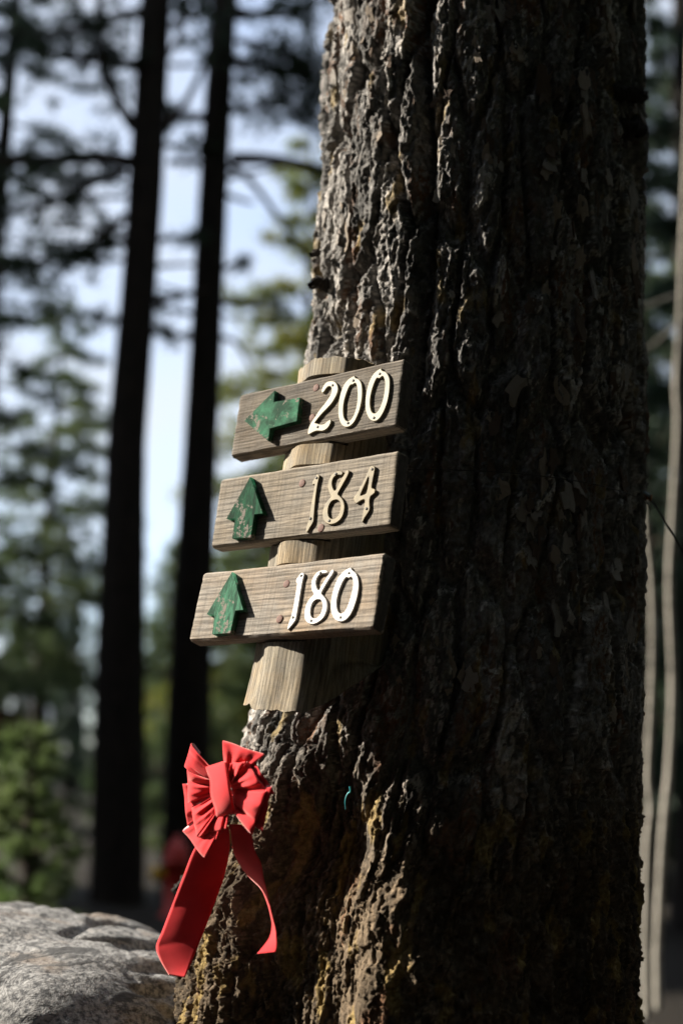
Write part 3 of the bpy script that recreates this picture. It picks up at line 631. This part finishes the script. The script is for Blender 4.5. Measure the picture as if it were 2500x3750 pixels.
# ------------------------------------------------------------------ conifers
def tuft(n, L, w, seed, droop=.15):
    g = np.random.default_rng(seed); d = g.normal(size=(n, 3)); d[:, 2] += .25; d /= np.linalg.norm(d, axis=1, keepdims=True)
    s = np.cross(d, g.normal(size=(n, 3))); s /= np.linalg.norm(s, axis=1, keepdims=True); l = L * g.uniform(.6, 1.1, (n, 1))
    V = np.stack([-s * w * .5, s * w * .5, d * l], 1); return V.reshape(-1, 3)
TUFTS = [tuft(14, 1, .13, k) for k in range(6)]
def tufts_at(P, size, seed):
    g = np.random.default_rng(seed); V = []
    idx = g.integers(0, 6, len(P)); size = np.broadcast_to(size, (len(P),)) * g.uniform(.7, 1.25, len(P)); rot = g.uniform(0, 2 * pi, len(P))
    T = np.array(TUFTS)[idx]; c, s = np.cos(rot)[:, None], np.sin(rot)[:, None]
    X = np.stack([T[..., 0] * c - T[..., 1] * s, T[..., 0] * s + T[..., 1] * c, T[..., 2]], -1) * size[:, None, None] + np.asarray(P)[:, None]
    V = X.reshape(-1, 3); return V, np.arange(len(V)).reshape(-1, 3)
def conifer_arrays(h, r, base, seed, nb, per, tsize, shape=.8, droop=.12, up=.1, gap=.0):
    g = np.random.default_rng(seed); tp, br = [], []
    for i in range(nb):
        t = (i + g.uniform(0, 1)) / nb; z = base + (h - base) * t; L = r * ((1 - t) ** shape * .92 + .08) * g.uniform(.65, 1.12)
        if g.random() < gap: continue
        az = i * 2.4 + g.uniform(-.4, .4); u_ = np.linspace(0, 1, 6)[:, None]; dr = np.array([cos(az), sin(az), 0])
        P = np.array([0, 0, z]) + dr * L * u_ + np.array([0, 0, 1.0]) * (L * (up * u_ - droop * u_ ** 2 * 2.0))
        br.append(tube_arrays(P, np.linspace(.012 + .012 * L, .004, 6), 4))
        k = max(3, int(per * L / r)); uu = g.uniform(.25, 1.02, k) ** .8; side = g.normal(0, .17, k) * L * (.35 + uu * .6)
        q = np.array([[np.interp(a, u_[:, 0], P[:, m_]) for m_ in range(3)] for a in uu]); q += np.array([-dr[1], dr[0], 0]) * side[:, None]; q[:, 2] += g.normal(0, .05, k) * L - .05 * np.abs(side)
        tp.append(q)
    tp = np.concatenate(tp); V, F = tufts_at(tp, tsize, seed + 1); bv, bf = join(br)
    tr = tube_arrays(np.array([[.03 * sin(z * .7 + seed), .03 * cos(z * .9 + seed), z] for z in np.linspace(-.3, h, 14)]), np.interp(np.linspace(0, 1, 14), [0, .08, 1], [.022 * h + .03, .015 * h + .02, .012]), 10)
    return tr, (bv, bf), (V, F)
def conifer(name, label, px, depth, h, r, base, seed, mat, nb=60, per=26, tsize=.2, group=None, loc=None, **kw):
    if loc is None: q = at_y(px, 2840, depth); loc = (q[0], q[1], ground_z(q[0], q[1]))
    o = thing(name, label, "tree", loc, group); tr, br, cr = conifer_arrays(h, r, base, seed, nb, per, tsize, **kw)
    t_ = obj("trunk", mesh_np("trunk", *tr, PINEBARK), o); obj("limbs", mesh_np("limbs", *br, TWIG), t_, kind="stuff"); obj("crown", mesh_np("crown", *cr, mat, False), o); return o

# two dark trunks with the branches one can follow against the sky
def px5(pts, depth): return np.array([at(x * 1.5944, y * 1.5944, d if (d := depth) else 0) for x, y in pts])
def dark_pine(label, cl, wid, depth, branches, seed, tsz=.15):
    b0 = at(cl[-1][0] * 1.5944, cl[-1][1] * 1.5944, depth); ctr = px5(cl, depth); root = np.array([b0[0], b0[1], 0])
    o = thing("pine_tree", label, "tree", root, "tall dark pines against the sky")
    pts = np.vstack([ctr[0] + (ctr[0] - ctr[1]) * 1.2, ctr]); P = spline(pts, 60); P[-1, 2] = -.25
    w = np.interp(np.linspace(0, 1, 60), np.linspace(0, 1, len(wid)), wid) * 1.5944 / FPX * depth / 2
    v, f = tube_arrays(P, w, 20); v += .008 * np.stack([fbm(v[:, 2] * 5 + 9 * i, v[:, 0] * 9 + v[:, 1] * 9, 3, 600 + i) for i in range(3)], -1)
    t_ = obj("trunk", mesh_np("trunk", v - root, f, PINEBARK), o); g = np.random.default_rng(seed); tp = []
    extra = []
    for k_ in range(12):
        yy_ = g.uniform(-20, 820); xx_ = np.interp(yy_, [p_[1] for p_ in cl], [p_[0] for p_ in cl]); sd_ = 1 if k_ % 2 else -1; ln = g.uniform(60, 190); dy = g.uniform(-60, 25)
        extra.append(([(xx_ + sd_ * 20, yy_), (xx_ + sd_ * (20 + ln * .5), yy_ + dy * .5 + g.uniform(-8, 8)), (xx_ + sd_ * (20 + ln), yy_ + dy)], g.uniform(.012, .022), (.5, 9, .06) if g.random() < .5 else None))
    for (pl, r0, fol) in list(branches) + extra:
        r0 *= 1.35; q = spline(np.array([at(x * 1.5944, y * 1.5944, depth + k * .12 * g.uniform(-1, 1)) for k, (x, y) in enumerate(pl)]), 14)
        vb, fb = tube_arrays(q, np.linspace(r0, r0 * .5, 14), 6); bo = obj("branch", mesh_np("branch", vb - root, fb, TWIG), o)
        if fol:
            fol = (fol[0], int(fol[1] * 1.15), fol[2])
            uu = g.uniform(1 - fol[0], 1.0, fol[1]) * 13; c_ = np.array([[np.interp(a, np.arange(14), q[:, m_]) for m_ in range(3)] for a in uu]) + g.normal(0, fol[2], (fol[1], 3)) * np.array([1, 1, .7])
            fv, ff = tufts_at(c_, tsz, seed + len(tp)); tp.append(1); obj("needles", mesh_np("needles", fv - root, ff, ND_DARK, False), bo)
    return o
A_BR = [([(305, 290), (270, 230), (240, 170), (228, 80), (232, -40)], .04, (.75, 34, .10)), ([(385, 285), (420, 245), (462, 165), (500, 60)], .03, (.3, 16, .1)),
        ([(300, 372), (230, 362), (110, 368), (0, 372), (-80, 380)], .045, (.7, 60, .14)), ([(292, 395), (230, 410), (150, 455), (60, 480), (-40, 505)], .035, (.75, 70, .15)),
        ([(288, 495), (230, 545), (165, 585), (80, 605), (-20, 620)], .03, (.7, 70, .16)), ([(285, 552), (230, 570), (170, 590)], .016, None), ([(290, 452), (210, 455), (120, 462)], .016, (.5, 14, .1)),
        ([(325, 30), (260, 40), (190, 65), (80, 80), (-30, 60)], .035, (.8, 90, .2)), ([(322, 150), (240, 140), (130, 130), (20, 90)], .03, (.8, 90, .22)), ([(390, 372), (430, 372), (480, 372)], .025, None),
        ([(395, 60), (440, 30), (480, -10)], .02, (.8, 24, .12)), ([(392, 150), (440, 150), (490, 148)], .016, None), ([(360, 700), (410, 685), (450, 675)], .015, None), ([(385, 130), (420, 60), (430, -20)], .015, (.6, 14, .1))]
dark_pine("tall dark pine trunk at left, first of two against the sky", [(362, -60), (358, 0), (342, 300), (320, 650), (292, 1000), (283, 1300), (276, 1600), (272, 1900), (268, 2050), (266, 2180)], [58, 64, 72, 80, 84, 95, 112, 122, 128, 134], 12.0, A_BR, 31)
B_BR = [([(535, 365), (600, 365), (680, 375), (745, 392), (820, 420)], .045, (.3, 20, .1)), ([(540, 145), (600, 150), (670, 165), (740, 190), (820, 200)], .035, (.85, 110, .17)), ([(530, 252), (590, 250), (660, 245), (760, 270)], .028, (.6, 70, .15)),
        ([(545, 95), (610, 105), (680, 140), (760, 170)], .025, (.6, 60, .14)), ([(545, 40), (620, 25), (700, 15), (780, -20)], .03, (.7, 50, .16)), ([(545, 20), (640, 40), (720, 20)], .02, (.5, 18, .1)),
        ([(525, 380), (570, 410), (640, 500), (700, 590), (740, 640)], .025, None), ([(512, 690), (560, 690), (610, 692)], .012, None), ([(510, 775), (545, 790), (580, 850)], .02, None), ([(488, 40), (455, 25), (420, 20)], .02, (.6, 14, .1)), ([(475, 330), (455, 340), (425, 360)], .012, (.9, 16, .07))]
dark_pine("tall dark pine trunk between the left dark pine and signs", [(522, -60), (516, 0), (500, 250), (484, 550), (470, 850), (455, 1150), (440, 1450), (432, 1750), (424, 2000), (420, 2150)], [52, 57, 60, 66, 72, 78, 92, 104, 112, 118], 12.6, B_BR, 41)
# trees behind
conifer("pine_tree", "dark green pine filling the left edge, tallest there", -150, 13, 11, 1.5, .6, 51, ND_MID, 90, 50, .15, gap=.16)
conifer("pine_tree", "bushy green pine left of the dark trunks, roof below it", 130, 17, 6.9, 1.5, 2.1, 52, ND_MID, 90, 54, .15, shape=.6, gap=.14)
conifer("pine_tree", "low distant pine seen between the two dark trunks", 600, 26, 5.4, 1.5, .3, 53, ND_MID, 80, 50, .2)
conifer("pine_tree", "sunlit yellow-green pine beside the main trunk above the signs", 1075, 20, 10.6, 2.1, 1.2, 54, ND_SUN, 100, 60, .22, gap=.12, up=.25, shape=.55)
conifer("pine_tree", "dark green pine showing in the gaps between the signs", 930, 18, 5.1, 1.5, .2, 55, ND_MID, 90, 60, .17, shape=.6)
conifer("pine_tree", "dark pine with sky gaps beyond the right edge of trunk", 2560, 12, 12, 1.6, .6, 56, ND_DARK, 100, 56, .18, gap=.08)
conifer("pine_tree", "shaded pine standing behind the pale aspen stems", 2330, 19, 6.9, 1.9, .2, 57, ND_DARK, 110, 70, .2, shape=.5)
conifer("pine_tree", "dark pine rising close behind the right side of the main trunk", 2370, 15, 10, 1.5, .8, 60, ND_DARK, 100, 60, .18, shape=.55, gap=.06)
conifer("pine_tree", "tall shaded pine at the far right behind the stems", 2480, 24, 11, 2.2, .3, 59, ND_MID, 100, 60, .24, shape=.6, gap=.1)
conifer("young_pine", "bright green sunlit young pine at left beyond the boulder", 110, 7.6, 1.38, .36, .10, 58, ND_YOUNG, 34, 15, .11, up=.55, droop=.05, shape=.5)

# ------------------------------------------------------------------ aspens
def aspen(label, pts, wid, depth, seed):
    P = np.array([at(x, y, depth) for x, y in pts]); P = spline(P, 50); base = np.array([P[-1, 0], P[-1, 1], 0]); o = thing("aspen_tree", label, "tree", base, "thin pale aspen stems")
    bt = np.array([[P[-1, 0], P[-1, 1], z] for z in np.linspace(P[-1, 2] - .1, -.2, 6)]); P = np.vstack([P, bt]) if P[-1, 2] > .1 else P
    tp = P[0] + np.outer(np.linspace(2.2, .05, 8), (P[0] - P[3]) / np.linalg.norm(P[0] - P[3])); P = np.vstack([tp, P])
    w = np.interp(np.arange(len(P)), [0, 8, len(P)], [.3, .8, 1.15]) * wid / FPX * depth / 2; w *= 1 + .05 * vnoise(np.arange(len(P)) * .6, np.full(len(P), seed * 1.7), 7)
    v, f = tube_arrays(P, w, 14); obj("trunk", mesh_np("trunk", v - base, f, ASPEN), o)
    g = np.random.default_rng(seed); top = P[0]
    for k in range(2):
        q0 = P[k]; dr = np.array([abs(g.normal()) + .6, g.normal(), .9]); dr /= np.linalg.norm(dr); bv, bf = tube_arrays(np.array([q0 + dr * t for t in (0, .4, .9)]), [.012, .008, .003], 5)
        obj("branch", mesh_np("branch", bv - base, bf, ASPEN), o)
aspen("pale thin aspen stem at the right edge, second from trunk", [(2499, 900), (2490, 1150), (2475, 1400), (2480, 1560), (2462, 1900), (2450, 2150), (2462, 2500), (2450, 2800), (2435, 2960), (2420, 3170), (2405, 3500)], 27, 7.5, 71)
aspen("pale thin aspen stem just right of the pine trunk, nearer", [(2345, 1400), (2350, 1650), (2362, 1900), (2385, 2150), (2390, 2400), (2378, 2700), (2372, 2850), (2382, 2960), (2370, 3100), (2362, 3500)], 27, 7.2, 72)
aspen("pale aspen stem partly hidden by the right trunk edge", [(2320, 2550), (2326, 2750), (2336, 2950), (2342, 3150), (2348, 3500)], 30, 8.2, 73)

# ------------------------------------------------------------------ wire on the trunk
WIRE = mat_simple("dark_wire", (.03, .028, .027), .5, .2, 100, .1, .001, Metallic=.6); RUSTW = mat_simple("rusty_wire", (.30, .12, .04), .6, .4, 200, .3, .001, Metallic=.4); TAPE = mat_simple("blue_grey_sleeve", (.22, .30, .40), .5, .3, 120, .2, .001)
wb = thing("guy_wire", "dark wire tied round the pine and running off right", "wire", at(2330, 1790, 2.9)); wo = np.array(wb.location)
def wpart(nm, pts, r, mt, n=40, sides=7):
    v, f = tube_arrays(spline(np.array(pts), n), r, sides); obj(nm, mesh_np(nm, v - wo, f, mt), wb)
tz = float(at_y(2000, 1740, 2.65)[2])
rg = []
for th in np.linspace(.35, -1.35, 14):
    z = tz + .01 * th; rg.append([trunk_c(z) - (trunk_r(z) + .022) * sin(th), YT - (trunk_rd(z) + .022) * cos(th), z])
wpart("strand", rg + [at(2345, 1800, 2.95)], .0009, WIRE, 60)
wpart("strand", [at(2345, 1800, 2.95), at(2380, 1830, 2.95), at(2430, 1905, 2.96), at(2480, 1990, 2.97), at(2560, 2130, 3.0)], .0022, WIRE)
tw = []
for t in np.linspace(0, 1, 60):
    q = at(2325 + 58 * t, 1795 + 30 * t, 2.95); a_ = t * 2 * pi * 5; tw.append(q + .0055 * (UP * cos(a_) + FWD * sin(a_)))
wpart("twisted_tie", tw, .0024, RUSTW, 120); wpart("sleeve", [at(2330, 1793, 2.946), at(2352, 1800, 2.944), at(2375, 1815, 2.945)], .004, TAPE, 12)
# teal thread scrap
sp = at_y(1266, 2910, 2.56); th0 = -math.asin(np.clip((sp[0] - trunk_c(sp[2])) / trunk_r(sp[2]), -1, 1)); q0 = trunk_pt(np.array([th0]), np.array([sp[2]]), np.array([.055]))[0]
TEAL = mat_simple("teal_thread", (.03, .35, .38), .5, .1, 50, .1, .001)
v, f = tube_arrays(spline([q0 + [.004, -.002, .014], q0 + [.005, -.002, .004], q0, q0 + [-.004, 0, -.012], q0 + [-.003, 0, -.028]], 16), np.linspace(.0022, .0006, 16), 6)
obj("thread_scrap", mesh_np("thread_scrap", v - q0, f, TEAL), None, "tiny teal thread scrap caught on the dark bark right of bow", "scrap", loc=Vector(q0))

# ------------------------------------------------------------------ hydrant and cabin far behind
HYR = mat_simple("hydrant_red", (.40, .02, .015), .45, .15, 20, .1, .003); HYY = mat_simple("hydrant_yellow", (.6, .36, .03), .45, .15, 20, .1, .003)
hp = at_y(662, 2840, 11.4); hy = thing("fire_hydrant", "blurred red hydrant with yellow side cap behind the bow tail", "hydrant", (hp[0], hp[1], ground_z(hp[0], hp[1])))
def lathe(prof, n=20):
    prof = np.array(prof); th = np.arange(n) * 2 * pi / n; V = np.stack([prof[:, 0:1] * np.cos(th), prof[:, 0:1] * np.sin(th), np.repeat(prof[:, 1:2], n, 1)], -1).reshape(-1, 3); return V, grid_faces(len(prof), n, True)
obj("barrel", mesh_np("barrel", *lathe([(.12, -.05), (.12, .03), (.085, .04), (.085, .40), (.11, .41), (.11, .44), (.09, .45)]), HYR), hy)
obj("bonnet", mesh_np("bonnet", *lathe([(.10, .45), (.095, .50), (.065, .56), (.03, .585), (.025, .62), (.001, .625)]), HYR), hy)
for sx in (-1, 1):
    v, f = lathe([(.001, .0), (.045, .0), (.045, .06), (.058, .06), (.058, .11), (.02, .115), (.018, .14), (.001, .14)], 14); v = np.stack([sx * (v[:, 2] + .07), v[:, 0], v[:, 1] + .33], -1)
    obj("side_cap", mesh_np("side_cap", v, f, HYY), hy)
ROOF = mat_simple("pale_roof", (.55, .53, .50), .6, .12, 6, .2, .01); WALLC = mat_simple("brown_cabin_wall", (.07, .045, .035), .8, .3, 4, .3, .01); BRICKC = mat_simple("orange_trim", (.40, .16, .08), .8, .2, 6, .2, .01)
ap = at(60, 2492, 27.0); cb = thing("cabin", "far cabin with pale roof edge at the left border", "building", (ap[0], ap[1], 0)); zr = ap[2]
def boxm(nm, x0, x1, y0, y1, z0, z1, mt, parent):
    V = np.array([(x, y, z) for x in (x0, x1) for y in (y0, y1) for z in (z0, z1)]); F = np.array([(0, 1, 3, 2), (4, 6, 7, 5), (0, 4, 5, 1), (2, 3, 7, 6), (0, 2, 6, 4), (1, 5, 7, 3)])
    return obj(nm, mesh_np(nm, V, F, mt, False), parent)
def slab(nm, p, q, w, t, mt, parent):   # roof slab from ridge p to eave q (x,z), running w in depth
    V = np.array([(x, y, z - d) for (x, z) in (p, q) for y in (-.5, w) for d in (0, t)]); F = np.array([(0, 1, 3, 2), (4, 6, 7, 5), (0, 4, 5, 1), (2, 3, 7, 6), (0, 2, 6, 4), (1, 5, 7, 3)])
    return obj(nm, mesh_np(nm, V, F, mt, False), parent)
rf = slab("roof", (0, zr), (.50, zr - .52), 1.2, .26, ROOF, cb); slab("roof", (-.02, zr), (-3.6, zr - .15), 1.2, .26, ROOF, cb)
boxm("wall", -3.4, .30, 0, 1.1, -.2, zr - .55, WALLC, cb); boxm("door", -.62, -.30, -.06, -.003, 0, zr - .62, BRICKC, cb)

# ------------------------------------------------------------------ surrounding forest (one mass), leaving the gap the sun comes through
def forest():
    g = np.random.default_rng(77); tv, cv = [], []
    base = []
    for s in range(3):
        tr, br, cr = conifer_arrays(1, .14, .10, 900 + s, 56, 26, .045, shape=.6); base.append((tr, cr))
    spots = []
    for k in range(3000):
        a_ = g.uniform(0, 2 * pi); d = g.uniform(4.8, 30) if k < 1500 else g.uniform(5, 42); x, y = d * sin(a_), d * cos(a_) + 1
        ang = math.degrees(math.atan2(x, y)); y0 = y + tan(SUN_AZ) * x                  # y0: where the sun line through the tree crosses x = 0
        if abs(ang) < 17 + math.degrees(math.atan2(3.6, d)): continue                                   # what the lens sees is built tree by tree
        if x < 0 and (-2.6 < y0 < 8.5 or y0 > 14.2): continue          # sunny openings
        if any((x - p) ** 2 + (y - q) ** 2 < 3.2 for p, q, _ in spots): continue
        spots.append((x, y, g.uniform(15, 22)))
        if len(spots) >= 66: break
    spots += [(-7.4, 13.6, 17), (-9.6, 14.0, 17), (-5.6, 13.5, 15)]
    for k in range(60):                                               # far wood closing the horizon in view
        d = g.uniform(42, 60); ang = radians(-20 + 40 * k / 59 + g.uniform(-.8, .8)); spots.append((d * sin(ang), d * cos(ang), g.uniform(3.6, 7.0)))
    for i, (x, y, h) in enumerate(spots):
        tr, cr = base[i % 3]; rz = g.uniform(0, 6.28); c_, s_ = cos(rz), sin(rz)
        for (v, f), acc in ((tr, tv), (cr, cv)):
            w = v * h; q = np.stack([w[:, 0] * c_ - w[:, 1] * s_ + x, w[:, 0] * s_ + w[:, 1] * c_ + y, w[:, 2]], -1); acc.append((q, f))
    fo = obj("forest", None, None, "dense conifer wood all round the clearing", "forest", None, "stuff")
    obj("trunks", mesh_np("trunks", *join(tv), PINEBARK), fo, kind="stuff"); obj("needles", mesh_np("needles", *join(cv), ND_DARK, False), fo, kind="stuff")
forest()
# canopy of the big pine itself, far above the frame
tr, br, cr = conifer_arrays(12, 4.2, 0, 811, 80, 40, .42, shape=.5, droop=.1)
obj("limbs", mesh_np("limbs", br[0] + [.2, 0, 6.6], br[1], TWIG), tree, kind="stuff"); obj("crown", mesh_np("crown", cr[0] + [.2, 0, 6.6], cr[1], ND_MID, False), tree)
